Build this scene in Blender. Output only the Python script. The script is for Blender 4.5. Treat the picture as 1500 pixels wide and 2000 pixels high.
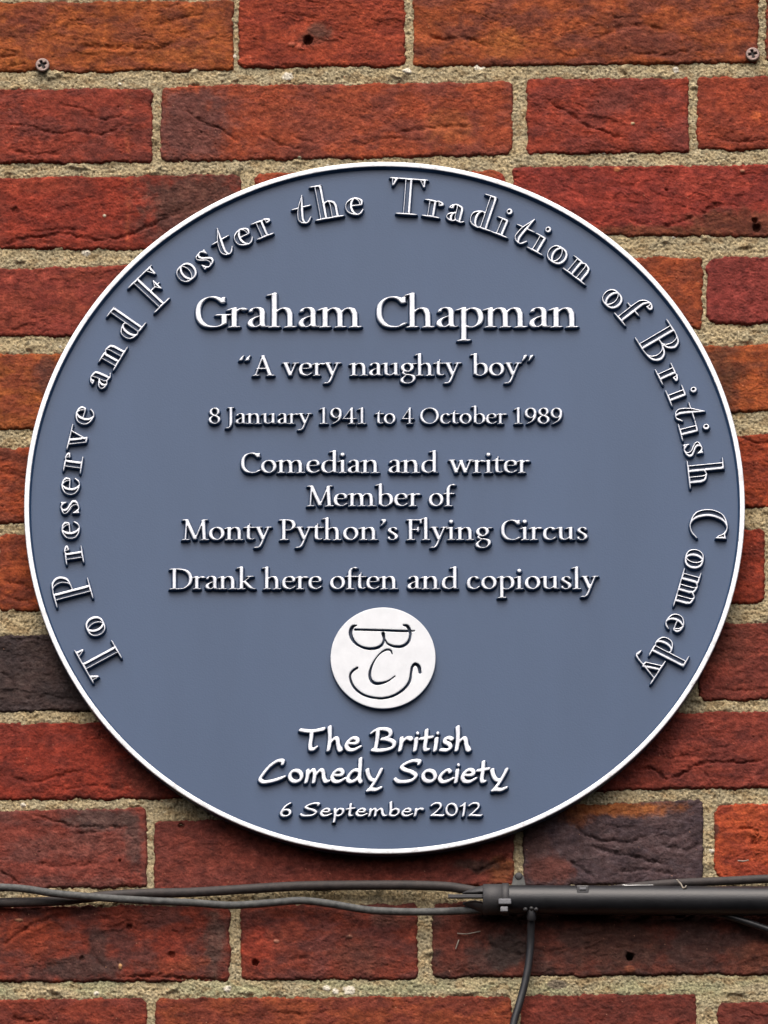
import bpy, math, random
import numpy as np
import bmesh
from mathutils import Vector, Matrix
random.seed(7)
for _o in list(bpy.data.objects): bpy.data.objects.remove(_o)
SC = bpy.context.scene
COL = SC.collection
R = math.radians

# ------------------------------------------------------------------ camera
S = 0.00031            # metres of plaque per photograph pixel
DIST, TILT, HEIGHT = 8.0, R(16.2), 3.5
CT, ST = math.cos(TILT), math.sin(TILT)
YP = -0.0148            # depth of the plaque's raised faces in front of the wall face (y = 0)
TGT = np.array([0.0, YP, HEIGHT])
EYE = TGT - DIST * np.array([0, CT, ST])
cam = bpy.data.objects.new('camera', bpy.data.cameras.new('camera'))
COL.objects.link(cam)
cam.location = EYE
cam.rotation_euler = (R(90) + TILT, 0, 0)
cam.data.sensor_fit = 'HORIZONTAL'; cam.data.sensor_width = 36
cam.data.lens = 36 * DIST / (1500 * S)
cam.data.clip_start = 0.1; cam.data.clip_end = 200
SC.camera = cam

# ------------------------------------------------------------------ overcast daylight
SUN_EL, SUN_AZ = R(52), R(6)          # azimuth measured from straight in front of the wall, to the left
w = bpy.data.worlds.new('World'); SC.world = w; w.use_nodes = True
nt = w.node_tree; bg = nt.nodes['Background']
sky = nt.nodes.new('ShaderNodeTexSky'); sky.sky_type = 'NISHITA'; sky.sun_disc = False
sky.sun_elevation = SUN_EL; sky.sun_rotation = R(180) + SUN_AZ
sky.air_density = 0.6; sky.dust_density = 6.0; sky.ozone_density = 0.4
bg.inputs['Strength'].default_value = 0.14
nt.links.new(sky.outputs[0], bg.inputs[0])
sun = bpy.data.objects.new('sun', bpy.data.lights.new('sun', 'SUN'))
COL.objects.link(sun)
sun.data.energy = 1.2; sun.data.angle = R(58); sun.data.color = (1.0, 0.985, 0.965)
sun.rotation_euler = (R(90) - SUN_EL, 0, -SUN_AZ)
sun.location = (0, -3, 6)
vs = SC.view_settings
vs.view_transform = 'Standard'; vs.look = 'None'; vs.gamma = 1.0; vs.use_curve_mapping = False
vs.exposure = 0.65

# ------------------------------------------------------------------ helpers
def at(px, py, y=0.0):
    """the point on the plane at depth y which the photograph shows at pixel px, py"""
    k = S / DIST
    d = np.array([(px-750)*k, CT + (py-1000)*k*ST, ST - (py-1000)*k*CT])
    return EYE + d * ((y - EYE[1]) / d[1])
def lin(*c):
    return tuple((v/255/12.92) if v <= 10 else (((v/255)+.055)/1.055)**2.4 for v in c)
def tag(o, label=None, cat=None, group=None, kind=None):
    for k, v in (('label', label), ('category', cat), ('group', group), ('kind', kind)):
        if v: o[k] = v
    return o
def empty(name, loc):
    o = bpy.data.objects.new(name, None); COL.objects.link(o); o.location = loc
    o.empty_display_size = .05
    return o
def mesh_arrays(name, co, loops, starts, mats, parent=None, smooth=True, mat_idx=None):
    """link one mesh object from numpy arrays; co in world space"""
    me = bpy.data.meshes.new(name)
    co = np.asarray(co, float).copy()
    if parent is not None: co -= np.array(parent_world(parent))
    me.vertices.add(len(co)); me.vertices.foreach_set('co', co.astype(np.float32).ravel())
    me.loops.add(len(loops)); me.loops.foreach_set('vertex_index', np.asarray(loops, np.int32))
    me.polygons.add(len(starts)); me.polygons.foreach_set('loop_start', np.asarray(starts, np.int32))
    for m in (mats if isinstance(mats, (list, tuple)) else [mats]): me.materials.append(m)
    if mat_idx is not None: me.polygons.foreach_set('material_index', np.asarray(mat_idx, np.int32))
    me.polygons.foreach_set('use_smooth', np.full(len(starts), smooth, bool))
    me.update(calc_edges=True)
    o = bpy.data.objects.new(name, me); COL.objects.link(o)
    if parent is not None: o.parent = parent
    return o
def parent_world(p):
    v = np.array(p.location)
    while p.parent is not None:
        p = p.parent; v = v + np.array(p.location)
    return v
class MB:
    """collects tubes, boxes and lathes for one mesh (world coordinates)"""
    def __init__(self): self.v = []; self.f = []; self.sm = []
    def add(self, vs, fs, sm=True):
        b = len(self.v); self.v += [tuple(map(float, p)) for p in vs]
        for q in fs: self.f.append([b+i for i in q]); self.sm.append(sm)
    def tube(self, pts, rad, n=16, cap=True):
        pts = np.asarray(pts, float); m = len(pts)
        rad = np.full(m, rad) if np.isscalar(rad) else np.asarray(rad)
        T = np.gradient(pts, axis=0); T /= np.linalg.norm(T, axis=1)[:, None]
        up = np.array([0, 0, 1.0]) if abs(T[0][2]) < .8 else np.array([0, 1.0, 0])
        V = []
        for i in range(m):
            a = np.cross(T[i], up); a /= np.linalg.norm(a); b = np.cross(T[i], a)
            for k in range(n):
                th = 2*math.pi*k/n; V.append(pts[i] + rad[i]*(math.cos(th)*a + math.sin(th)*b))
        F = [[i*n+k, i*n+(k+1) % n, (i+1)*n+(k+1) % n, (i+1)*n+k] for i in range(m-1) for k in range(n)]
        self.add(V, F)
        if cap:
            self.add(V[:n], [list(range(n))[::-1]], False); self.add(V[-n:], [list(range(n))], False)
    def box(self, c, h, bev=0.0, rot=0.0):
        """box about centre c with half sizes h, chamfered edges, rotated about Y"""
        bm = bmesh.new(); bmesh.ops.create_cube(bm, size=2)
        for v in bm.verts: v.co = Vector((v.co.x*h[0], v.co.y*h[1], v.co.z*h[2]))
        if bev: bmesh.ops.bevel(bm, geom=bm.edges[:], offset=bev, segments=2, profile=.7, affect='EDGES')
        M = Matrix.Rotation(rot, 3, 'Y'); bm.verts.index_update()
        self.add([np.array(M @ v.co)+np.array(c) for v in bm.verts], [[v.index for v in f.verts] for f in bm.faces], False)
        bm.free()
    def build(self, name, mat, parent=None):
        loops = [i for f in self.f for i in f]; starts = np.cumsum([0]+[len(f) for f in self.f])[:-1]
        o = mesh_arrays(name, np.array(self.v), loops, starts, mat, parent)
        o.data.polygons.foreach_set('use_smooth', np.array(self.sm, bool))
        return o

# ------------------------------------------------------------------ procedural materials
def new_mat(name):
    m = bpy.data.materials.new(name); m.use_nodes = True
    return m, m.node_tree, m.node_tree.nodes['Principled BSDF']
def node(nt, kind, **kw):
    n = nt.nodes.new(kind)
    for k, v in kw.items():
        if hasattr(n, k): setattr(n, k, v)
        else: n.inputs[k].default_value = v
    return n
def mottled(name, c1, c2, scale, rough=(.4, .6), metallic=0.0, bump=0.0, bscale=None, spec=.5, detail=6, ramp=(.32, .68), stretch=None):
    """two tones of one surface mixed by noise, with rough variation and fine bump"""
    m, nt, p = new_mat(name)
    tc = node(nt, 'ShaderNodeTexCoord')
    nz = node(nt, 'ShaderNodeTexNoise', Scale=scale, Detail=detail, Roughness=.65)
    if stretch:                                # rain-washed: drawn out down the wall
        mp = node(nt, 'ShaderNodeMapping'); mp.inputs['Scale'].default_value = stretch
        nt.links.new(tc.outputs['Object'], mp.inputs['Vector']); nt.links.new(mp.outputs[0], nz.inputs['Vector'])
    else: nt.links.new(tc.outputs['Object'], nz.inputs['Vector'])
    rp = node(nt, 'ShaderNodeValToRGB')
    rp.color_ramp.elements[0].position, rp.color_ramp.elements[1].position = ramp
    rp.color_ramp.elements[0].color = (*c1, 1); rp.color_ramp.elements[1].color = (*c2, 1)
    nt.links.new(nz.outputs['Fac'], rp.inputs['Fac']); nt.links.new(rp.outputs['Color'], p.inputs['Base Color'])
    mr = node(nt, 'ShaderNodeMapRange'); mr.inputs['To Min'].default_value, mr.inputs['To Max'].default_value = rough
    nt.links.new(nz.outputs['Fac'], mr.inputs['Value']); nt.links.new(mr.outputs[0], p.inputs['Roughness'])
    p.inputs['Metallic'].default_value = metallic; p.inputs['Specular IOR Level'].default_value = spec
    if bump:
        n2 = node(nt, 'ShaderNodeTexNoise', Scale=bscale or scale*4, Detail=4)
        nt.links.new(tc.outputs['Object'], n2.inputs['Vector'])
        b = node(nt, 'ShaderNodeBump', Strength=1.0, Distance=bump)
        nt.links.new(n2.outputs['Fac'], b.inputs['Height']); nt.links.new(b.outputs[0], p.inputs['Normal'])
    return m
def masonry(name, rough, fscale, fbump, amp):
    """colour from the mesh's own per-point colour (fired clay / mortar), grained by noise"""
    m, nt, p = new_mat(name)
    at_ = node(nt, 'ShaderNodeAttribute', attribute_name='clay')
    tc = node(nt, 'ShaderNodeTexCoord')
    nz = node(nt, 'ShaderNodeTexNoise', Scale=fscale, Detail=5, Roughness=.7)
    nt.links.new(tc.outputs['Object'], nz.inputs['Vector'])
    mr = node(nt, 'ShaderNodeMapRange'); mr.inputs['From Min'].default_value = .25; mr.inputs['From Max'].default_value = .75
    mr.inputs['To Min'].default_value = 1-amp; mr.inputs['To Max'].default_value = 1+amp
    nt.links.new(nz.outputs['Fac'], mr.inputs['Value'])
    vm = node(nt, 'ShaderNodeVectorMath', operation='SCALE')
    nt.links.new(at_.outputs['Color'], vm.inputs[0]); nt.links.new(mr.outputs[0], vm.inputs['Scale'])
    nt.links.new(vm.outputs[0], p.inputs['Base Color'])
    p.inputs['Roughness'].default_value = rough; p.inputs['Specular IOR Level'].default_value = .25
    b = node(nt, 'ShaderNodeBump', Strength=1.0, Distance=fbump)
    n2 = node(nt, 'ShaderNodeTexNoise', Scale=fscale*.7, Detail=4)
    nt.links.new(tc.outputs['Object'], n2.inputs['Vector'])
    nt.links.new(n2.outputs['Fac'], b.inputs['Height']); nt.links.new(b.outputs[0], p.inputs['Normal'])
    return m
M_BRICK = masonry('fired_clay', .92, 1100, .0005, .26)
M_MORTAR = masonry('lime_mortar', .95, 1000, .0010, .38)
M_PAINT = mottled('blue_grey_paint', (.0155, .0455, .106), (.0240, .0575, .126), 16, (.36, .52), bump=.00005, bscale=900, spec=.52, stretch=(1, 1, .22), detail=9)
M_SILVER = mottled('bare_cast_metal', (.36, .38, .41), (.60, .62, .655), 240, (.34, .5), metallic=.75, bump=.00006, bscale=700)
M_RIM = mottled('worn_rim_metal', (.36, .36, .36), (.60, .62, .64), 170, (.34, .55), metallic=.6, bump=.00008, bscale=600, ramp=(.30, .47), detail=8)
M_EMBLEM = mottled('white_enamel', (.545, .575, .60), (.62, .65, .675), 120, (.35, .5), bump=.00003, bscale=600)
M_DUCT = mottled('black_weathered_plastic', lin(20, 21, 24), lin(31, 32, 35), 90, (.36, .5), bump=.00008, bscale=900)
M_DUCT2 = mottled('grey_weathered_plastic', lin(38, 38, 40), lin(54, 53, 53), 120, (.5, .7), bump=.0001, bscale=900)
M_CABLE_G = mottled('grey_cable_sheath', lin(48, 50, 50), lin(90, 91, 88), 260, (.6, .8), bump=.00012, bscale=700)
M_CABLE_D = mottled('dark_cable_sheath', lin(32, 28, 27), lin(58, 51, 48), 240, (.6, .8), bump=.00012, bscale=700)
M_CABLE_B = mottled('black_cable_sheath', lin(26, 26, 28), lin(40, 40, 42), 120, (.3, .45), bump=.00005, bscale=700)
M_STEEL = mottled('dull_steel', lin(80, 81, 85), lin(112, 113, 116), 300, (.4, .6), metallic=.4, bump=.0001, bscale=1500)
M_SCREW = mottled('tarnished_screw', lin(112, 94, 88), lin(142, 122, 114), 500, (.35, .55), metallic=.45, bump=.0001, bscale=1500)
M_STRAW = mottled('dry_straw', lin(112, 105, 94), lin(138, 130, 118), 400, (.7, .9))
M_CHALK = mottled('white_paint_drip', lin(175, 175, 172), lin(215, 214, 210), 500, (.6, .8))
# ------------------------------------------------------------------ lettering
# Glyphs are pen strokes (cap height = 100).  ';' separates strokes.
#  plain: spline through points | L: polyline | E: closed ellipse cx,cy,rx,ry | D: dot cx,cy,r | P: polygon
FS = 'L:{0},3 {1},3'
ROMAN = {
 'G': (88, '75,79 62,91 46,95.5 27,90 13,72 9.5,48 14,24 29,7 50,3 66,6 78,13;L:75.5,94,.75 75,78,.75;L:77.5,12 77.5,38;L:60,40 90,40'),
 'C': (79, '73,78 61,91 45,95.5 26,90 12,72 9,48 13,25 28,7 48,3 64,6 75,14;L:73.5,95,.75 73,77,.75'),
 'r': (48, '2,56 10,60,.9 15,61;L:15.5,60 15.5,4;L:3,3 29,3;16,44,.6 25,55,.8 34,60 41,58;41,58,1 43,56,1.1'),
 'a': (56, '10,50,.8 13,58,.7 25,62.5,.8 36,59,.9 40.5,49 40.5,36;L:40.5,50 40.5,12;40.5,14 43,5,.9 49,3.5,.7 55,5,.6;40,38.5,.7 24,33,.8 12,24,.95 9,13 15,4,.9 26,4,.8 36,11,.7 40,18,.7'),
 'h': (76, '2,102 10,105,.9 15,107;L:15.5,105 15.5,4;L:3,3 29,3;16,43,.65 26,55,.7 37,61,.85 49,58 56,44;56,46 56.5,30 56.5,4;L:44,3 71,3'),
 'm': (114, '2,56 10,60,.9 15,61;L:15.5,60 15.5,4;L:3,3 28,3;16,43,.65 25,55,.7 35,61,.85 47,58 54,44;54,46 54.5,30 54.5,4;L:43,3 68,3;55,43,.65 64,55,.7 74,61,.85 86,58 93,44;93,46 93.5,30 93.5,4;L:81,3 109,3'),
 'n': (76, '2,56 10,60,.9 15,61;L:15.5,60 15.5,4;L:3,3 29,3;16,43,.65 26,55,.7 37,61,.85 49,58 56,44;56,46 56.5,30 56.5,4;L:44,3 71,3'),
 'p': (70, '2,56 10,60,.9 16,62;L:16.5,60 16.5,-37;L:2,-38.5 32,-38.5;16.5,44,.6 27,57,.75 40,61,.9 54,54 61,35 57,14 44,4,.9 28,3,.75 17,10,.6'),
 'b': (68, '1,102 9,105,.9 14,107;L:15.5,105 15.5,10;15.5,44,.6 26,57,.75 39,61,.9 53,54 60,35 55,13 42,4,.9 28,3,.75 16,10,.7'),
 'd': (72, '41,102 49,105,.9 54,107;L:55.5,105 55.5,10;55.5,12 58,5,.8 67,4.5,.6;55,52,.65 45,59.5,.75 33,61,.9 17,53 9.5,32 14,11 27,3.5,.9 41,6,.75 55,18,.6'),
 'A': (82, 'L:10,3,.55 40,97,.55;L:40,97 70,3;L:20,36 58,36;L:0,3 23,3;L:57,3 85,3'),
 'v': (66, 'L:12,61 33,3;L:54,61,.6 33,3,.6;L:1,62 25,62;L:44,62 66,62'),
 'w': (98, 'L:12,61 31,3;L:50,58,.6 31,3,.6;L:49,61 68,3;L:88,61,.6 68,3,.6;L:1,62 24,62;L:78,62 99,62'),
 'y': (64, 'L:12,61 33,6;54,61,.6 34,6,.65 24,-20,.75 15,-33,.9 5,-34;5,-34,1.05 3,-33,1;L:1,62 25,62;L:44,62 66,62'),
 'e': (60, '10,36.5,.8 30,37,.6 50,38,.75;50,38,.8 50,50,.9 41,59.5,.9 30,61,.9 16,54 9,32 15,11 30,3.5,.95 43,6,.8 54,15,.6'),
 'u': (74, '2,57 9,60.5,.9 15,61;15.5,60 15.5,22 18,9,.95 29,3.5,.9 42,8,.75 55,21,.6;41,57 49,60.5,.9 55,61;L:55.5,60 55.5,9;55.5,10 58,4.5,.8 68,4.5,.6'),
 'g': (64, 'E:29,41,19.5,19.5;46,54,.6 54,59,.7 64,59,.9;17,25,.6 12,17,.7 17,9,.8 36,6,.9 52,0 57,-14,.9 48,-29,.8 28,-35,.9 11,-30,.9 7,-17,.9 14,-6,.7 24,3,.6'),
 't': (42, '14,63,.5 20,70,.5 22,80,.35;17,70,.8 16.5,20 19,8,.95 28,4,.85 39,9,.55;L:2,61 40,61'),
 'o': (68, 'E:34,32,24.5,29'),
 'c': (56, '46,51,1 40,59,.85 30,61,.85 16,53 9,32 14,11 29,3.5,.95 41,6,.8 52,15,.6'),
 's': (50, '40,49,.6 37,57,.7 26,61,.8 14,56,.9 12,45 22,36 35,27 40,16 34,5,.9 22,3,.8 11,7,.7 9,16,.6'),
 'i': (34, '2,56 10,60,.9 15,61;L:16,60 16,4;L:3,3 30,3;D:16,89,9.5'),
 'l': (34, '1,102 9,105,.9 14,107;L:15.5,105 15.5,4;L:2,3 30,3'),
 'f': (42, 'L:17,4 17,70;17,68 18,86 25,100,.9 37,105,.8;37,105,.9 44,101,1;L:3,61.5 39,61.5;L:4,3 33,3'),
 'k': (68, '1,102 9,105,.9 14,107;L:15.5,105 15.5,4;L:2,3 29,3;L:17,29,.55 50,60,.55;L:38,62 63,62;27,38,.9 46,16 58,5,.9 70,3,.7'),
 '8': (66, 'E:33,73,20,21.5;E:33,26,24,22.5'),
 'J': (42, '21,96 21.5,50 21,4 18,-12,.85 8,-23,.9 1,-22;L:7,97 36,97'),
 '1': (62, 'L:32,96 32,4;13,87,.7 22,92,.8 31,96;L:13,3 51,3'),
 '9': (66, 'E:33,66,23,28;56,66,.95 54,42 43,20,.9 16,3,.7'),
 '4': (68, 'L:47,96 47,4;L:46,96,.55 5,33,.55;L:5,32 66,32;L:33,3 62,3'),
 'D': (94, 'L:19,95 19,5;5,96.5 40,96.5,.9 66,89 82,70 85.5,48 79,24 60,7,.95 36,3,.9 5,3'),
 'M': (106, 'L:19,96,.55 14,4,.55;L:20,95 54,6;L:86,96,.55 54,6,.55;L:86,95 91,4;L:4,97 22,97;L:84,97 102,97;L:2,3 28,3;L:78,3 106,3'),
 'P': (66, 'L:18,95 18,4;4,96.5 34,96.5,.85 51,91 59,74 53,56 40,49,.8 26,49,.7;L:4,3 34,3'),
 'F': (62, 'L:18,95 18,4;L:4,97 59,97;L:59,97,.6 59.5,80,.6;L:18,51 48,51;L:48,62,.6 48,41,.6;L:4,3 34,3'),
 'O': (104, 'E:52,49,41.5,46'),
 "'": (30, '17,98,1.15 22,94,1.1 21,84,.8 9,69,.45'),
 '\u201c': (52, '22,99,.45 14,87,.85 10,76,1.1;48,99,.45 40,87,.85 36,76,1.1'),
 '\u201d': (54, '20,99,1.1 15,86,.85 7,72,.45;46,99,1.1 41,86,.85 33,72,.45'),
}
# brush lettering (wide, rounded ends)
BRUSH = {
 'T': (122, '2,94,.9 26,90 60,89 108,98,1.15;54,88 52,60 47,24,1 50,8,1 62,7 78,17,.75'),
 'h': (86, '16,106,1.1 17,70 15,34 10,3;12,24,.7 28,46,.8 44,57 52,50 56,24 66,3,1.15 72,1,.6'),
 'e': (78, '14,34,.7 40,33,.8 60,38 58,52 42,58 20,46 8,24 18,6 42,4 72,18,.8'),
 'B': (126, '34,97,1 32,60 22,4;4,80,.7 22,92,.9 58,99 88,90 92,74 78,60 52,52,.8;52,53,.8 84,50 108,36 104,18 74,5 30,1 10,4,.9'),
 'r': (66, '16,56,1.05 14,30 8,2;11,22,.7 22,42,.8 42,58 58,54,1.15 60,51,1'),
 'i': (34, '17,54,1.05 15,30 10,2;D:23,79,8.5'),
 't': (58, '30,92,1.05 27,50 22,14 26,4 38,5,.8;2,54,.8 26,57 56,62,.8'),
 's': (64, '54,52,1 40,59 22,52 22,40 42,28 46,14 32,3 4,4,.95'),
 'C': (146, '122,84,.9 124,96,1.05 104,99 64,78 26,38 12,14 26,3 62,5 110,18 132,26,.8'),
 'o': (84, 'E:41,29,29,25'),
 'm': (128, '16,54,1.05 15,30 8,2;11,22,.7 26,44,.8 42,57 50,48 46,2;47,20,.7 64,44,.8 82,57 92,48 96,20 106,4 120,6,.8'),
 'd': (90, '70,106,1.1 68,60 66,14 72,2 ;66,50,.8 44,56 16,36 8,12 22,3 48,12 66,34,.8'),
 'y': (96, '14,56,1.1 20,32 32,14 42,10;82,58,1.05 66,28 30,-24 16,-36,.9;16,-36,.9 34,-32 56,-33 80,-24,.9'),
 'S': (126, '118,84,.9 122,94,1.05 98,99 56,86 36,70 50,58 86,46 104,30 84,10 44,3 18,5 4,16,.8'),
 'c': (74, '58,48,1 48,57,.9 22,42 8,20 18,4 42,5 70,18,.8'),
 '6': (84, '68,99 42,80 18,46 10,20 22,3 48,3 68,20 66,40 46,50 24,42 14,28,.8'),
 'p': (86, '16,56,1.05 18,20 10,-44,1;14,10,.8 26,36 46,57,.9 66,52 70,32 54,10 32,4 16,8,.7'),
 'b': (82, '18,106,1.1 18,50 12,10;13,16,.8 28,44,.9 50,56 68,46 66,22 44,4 22,4 10,10,.8'),
 '2': (104, '10,82,.9 34,98 70,96 78,76 54,44 12,6;12,6,.9 50,7 92,5 98,10,.8'),
 '0': (100, 'E:50,50,37,45'),
 '1': (66, '14,76,.8 30,84 46,98,.9;44,98 40,50 32,3'),
}
# open-faced didone for the ring inscription (x-height 48, cap 100)
OPEN = {
 'T': (100, 'L:50,96 50,3;L:6,97 94,97;P:3,98.5 22,98.5 10,77 5,76;P:97,98.5 78,98.5 90,77 95,76;L:30,2.5 70,2.5;P:40,0 60,0 60,7 40,7'),
 'P': (84, 'L:27,96 27,3;6,97 42,97,.8 62,92,.9 71,74 62,53,.9 44,48,.8 30,48;L:6,97 26,97;L:6,2.5 48,2.5'),
 'F': (86, 'L:27,96 27,3;L:6,97 80,97;P:84,98.5 64,98.5 76,74 81,73;L:30,50 60,50;P:63,66 62,34 59,34 49,50 59,66;L:6,2.5 48,2.5'),
 'B': (92, 'L:27,96 27,3;6,97 44,97,.8 63,92,.85 70,75 62,58,.8 46,52,.7 30,52;30,52 54,51,.8 72,44,.9 79,27 70,9,.9 46,2.5,.8 6,2.5'),
 'C': (102, '78,76,.3 73,86,.3 63,95,.6 46,97,.7 24,84,1 13,50,1.05 24,15,1 48,3,.7 70,8,.4 86,22,.25;P:84,97 80,96 66,93 81,70 85,69'),
 'o': (56, 'E:28,24,18,22.5'),
 'r': (48, 'L:17,44 17,3;L:3,46 17,46;L:2,2.5 33,2.5;18,30,.25 24,42,.3 33,46.5,.5 40,42,.75 40,36,.7 37,35,.5'),
 'e': (54, '11,27,.6 44,27,.35;44,27,.4 43,38,.7 32,46,.8 25,46.5,.7 14,38,.95 10,24,1 15,10,.95 29,2,.7 40,5,.4 48,14,.25'),
 's': (42, '34,38,.3 28,45,.5 20,46.5,.6 10,41,.7 11,33,.8 22,25,1 32,18,.9 34,9,.7 24,2,.6 14,3,.5 7,12,.3;P:34,48 37,48 37,32 34,33 27,44;P:4,1 7,0 14,4 7,17 4,17'),
 'v': (58, 'L:15,46,.9 31,2,.9;L:47,46,.25 32,2,.25;L:2,46 27,46;L:37,46 57,46'),
 'a': (54, '9,35,.7 12,43,.5 22,47,.6 31,43,.9 33,33,1;L:33,34 33,10;33,12 35,4,.7 42,2.5,.4 51,6,.25;33,27,.3 20,24,.6 11,18,.8 9,9,.85 15,2,.7 25,4,.4 33,13,.3'),
 'n': (64, 'L:16,44 16,3;L:3,46 17,46;L:2,2.5 29,2.5;17,30,.25 25,42,.35 35,47,.5 44,43,.85 47,32,.95;L:47,34 47,3;L:35,2.5 62,2.5'),
 'd': (64, 'L:45,90 45,4;L:29,93 46,93;L:46,2.5 61,2.5;44,33,.25 36,44,.4 27,46.5,.6 15,39,.9 11,24,1 15,9,.9 26,2,.6 37,5,.4 44,13,.25'),
 't': (48, '34,77,.2 28,62,.5 23,50,.75 17,30,.9 15,14,.85 20,4,.6 30,3,.45 42,15,.25;L:6,46 42,46'),
 'h': (66, 'L:17,90 17,3;L:3,93 18,93;L:3,2.5 31,2.5;18,32,.25 26,43,.35 37,48,.5 46,43,.85 49,32,.95;L:49,34 49,3;L:37,2.5 64,2.5'),
 'i': (36, 'L:18,44 18,3;L:4,46 18,46;L:3,2.5 34,2.5;D:20,70,8.5'),
 'f': (48, 'L:16,60 16,3;16,58 18,76,.9 27,88,.7 37,91,.6 43,84,.8 41,77,.8;L:2,46 34,46;L:2,2.5 32,2.5'),
 'm': (98, 'L:16,44 16,3;L:3,46 17,46;L:2,2.5 29,2.5;17,30,.25 25,42,.35 35,47,.5 45,43,.85 48,32,.95;L:48,34 48,3;L:37,2.5 60,2.5;49,30,.25 57,42,.35 67,47,.5 77,43,.85 80,32,.95;L:80,34 80,3;L:69,2.5 96,2.5'),
 'y': (62, 'L:16,46,.9 32,4,.9;L:50,46,.25 33,2,.25;34,4,.25 26,-17,.3 18,-26,.5 9,-21,.8;L:2,46 28,46;L:40,46 61,46'),
}
STYLE = {'roman': (ROMAN, 8.4, 2.7, 14.0), 'brush': (BRUSH, 9.3, 5.6, 35.0), 'open': (OPEN, 10.0, 2.1, 0.0)}

def spline(P, step=0.7):
    P = np.asarray(P, float)
    if len(P) == 2:
        n = max(2, int(np.hypot(*(P[1]-P[0])[:2]) / step) + 1)
        t = np.linspace(0, 1, n)[:, None]
        return P[0] * (1-t) + P[1] * t
    Q = np.vstack([2*P[0]-P[1], P, 2*P[-1]-P[-2]]); out = []
    for i in range(1, len(Q)-2):
        p0, p1, p2, p3 = Q[i-1:i+3]
        n = max(3, int(np.hypot(*(p2-p1)[:2]) / step) + 1)
        d = [max(1e-6, np.hypot(*(b-a)[:2])) ** .5 for a, b in ((p0, p1), (p1, p2), (p2, p3))]
        t0 = 0; t1 = d[0]; t2 = t1+d[1]; t3 = t2+d[2]
        t = np.linspace(t1, t2, n, endpoint=(i == len(Q)-3))[:, None]
        A1 = (t1-t)/(t1-t0)*p0+(t-t0)/(t1-t0)*p1; A2 = (t2-t)/(t2-t1)*p1+(t-t1)/(t2-t1)*p2
        A3 = (t3-t)/(t3-t2)*p2+(t-t2)/(t3-t2)*p3
        B1 = (t2-t)/(t2-t0)*A1+(t-t0)/(t2-t0)*A2; B2 = (t3-t)/(t3-t1)*A2+(t-t1)/(t3-t1)*A3
        out.append((t2-t)/(t2-t1)*B1+(t-t1)/(t2-t1)*B2)
    return np.vstack(out)

def parse(desc, trim=0):
    strokes = []
    for s in desc.split(';'):
        s = s.strip(); k = 'S'
        if len(s) > 1 and s[1] == ':': k, s = s[0], s[2:]
        pts = [[float(v) for v in p.split(',')] for p in s.split()]
        if trim and k == 'L' and len(pts) == 2 and pts[0][1] == pts[1][1] and pts[0][1] in (3, 62, 97, -38.5):
            pts[0][0] += trim; pts[1][0] -= trim
        if k in 'SL':
            pts = [p if len(p) == 3 else p + [1.0] for p in pts]
            sm = spline(pts) if k == 'S' else np.vstack([spline(pts[i:i+2]) for i in range(len(pts)-1)])
            strokes.append(('n', sm))
        elif k == 'E':
            cx, cy, rx, ry = pts[0]; a = np.linspace(0, 2*math.pi, 260)
            strokes.append(('n', np.stack([cx+rx*np.cos(a), cy+ry*np.sin(a), np.ones_like(a)], 1)))
        elif k == 'D': strokes.append(('d', np.array(pts[0])))
        elif k == 'P': strokes.append(('p', np.array(pts)))
    return strokes

def poly_field(X, Y, P):
    inside = np.zeros(X.shape, bool); d = np.full(X.shape, 1e9)
    for i in range(len(P)):
        (x1, y1), (x2, y2) = P[i], P[(i+1) % len(P)]
        if y1 != y2: inside ^= ((y1 > Y) != (y2 > Y)) & (X < (x2-x1)*(Y-y1)/(y2-y1)+x1)
        t = np.clip(((X-x1)*(x2-x1)+(Y-y1)*(y2-y1))/max(1e-9, (x2-x1)**2+(y2-y1)**2), 0, 1)
        d = np.minimum(d, np.hypot(X-x1-t*(x2-x1), Y-y1-t*(y2-y1)))
    return np.where(inside, -d, d)

def glyph_field(style, ch, X, Y, bold=1.0):
    """signed field (negative inside) of one glyph at points X, Y (glyph units)"""
    tab, a, b, phi = STYLE[style]; a *= bold; b *= bold
    c, s = math.cos(math.radians(phi)), math.sin(math.radians(phi)); k = a / b
    f = np.full(X.shape, 50.0)
    U = c*X + s*Y; V = (-s*X + c*Y) * k
    for kind, p in parse(tab[ch][1], 3.5 if style == 'roman' else 0):
        if kind == 'd': f = np.minimum(f, np.hypot(X-p[0], Y-p[1]) - p[2])
        elif kind == 'p': f = np.minimum(f, poly_field(X, Y, p))
        else:
            u = c*p[:, 0] + s*p[:, 1]; v = (-s*p[:, 0] + c*p[:, 1]) * k; r = a * p[:, 2]
            best = np.full(X.shape, 1e9)
            # keep hairlines from vanishing where the pen is lifted
            for i in range(len(u)):
                np.minimum(best, np.hypot(U-u[i], V-v[i]) - r[i], out=best)
            f = np.minimum(f, best / k ** .5)
            if style == 'open':
                lo = 2.0
                best = np.full(X.shape, 1e9)
                for i in range(0, len(u), 2):
                    np.minimum(best, np.hypot(X-p[i, 0], Y-p[i, 1]) - lo, out=best)
                f = np.minimum(f, best)
    return f

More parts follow.
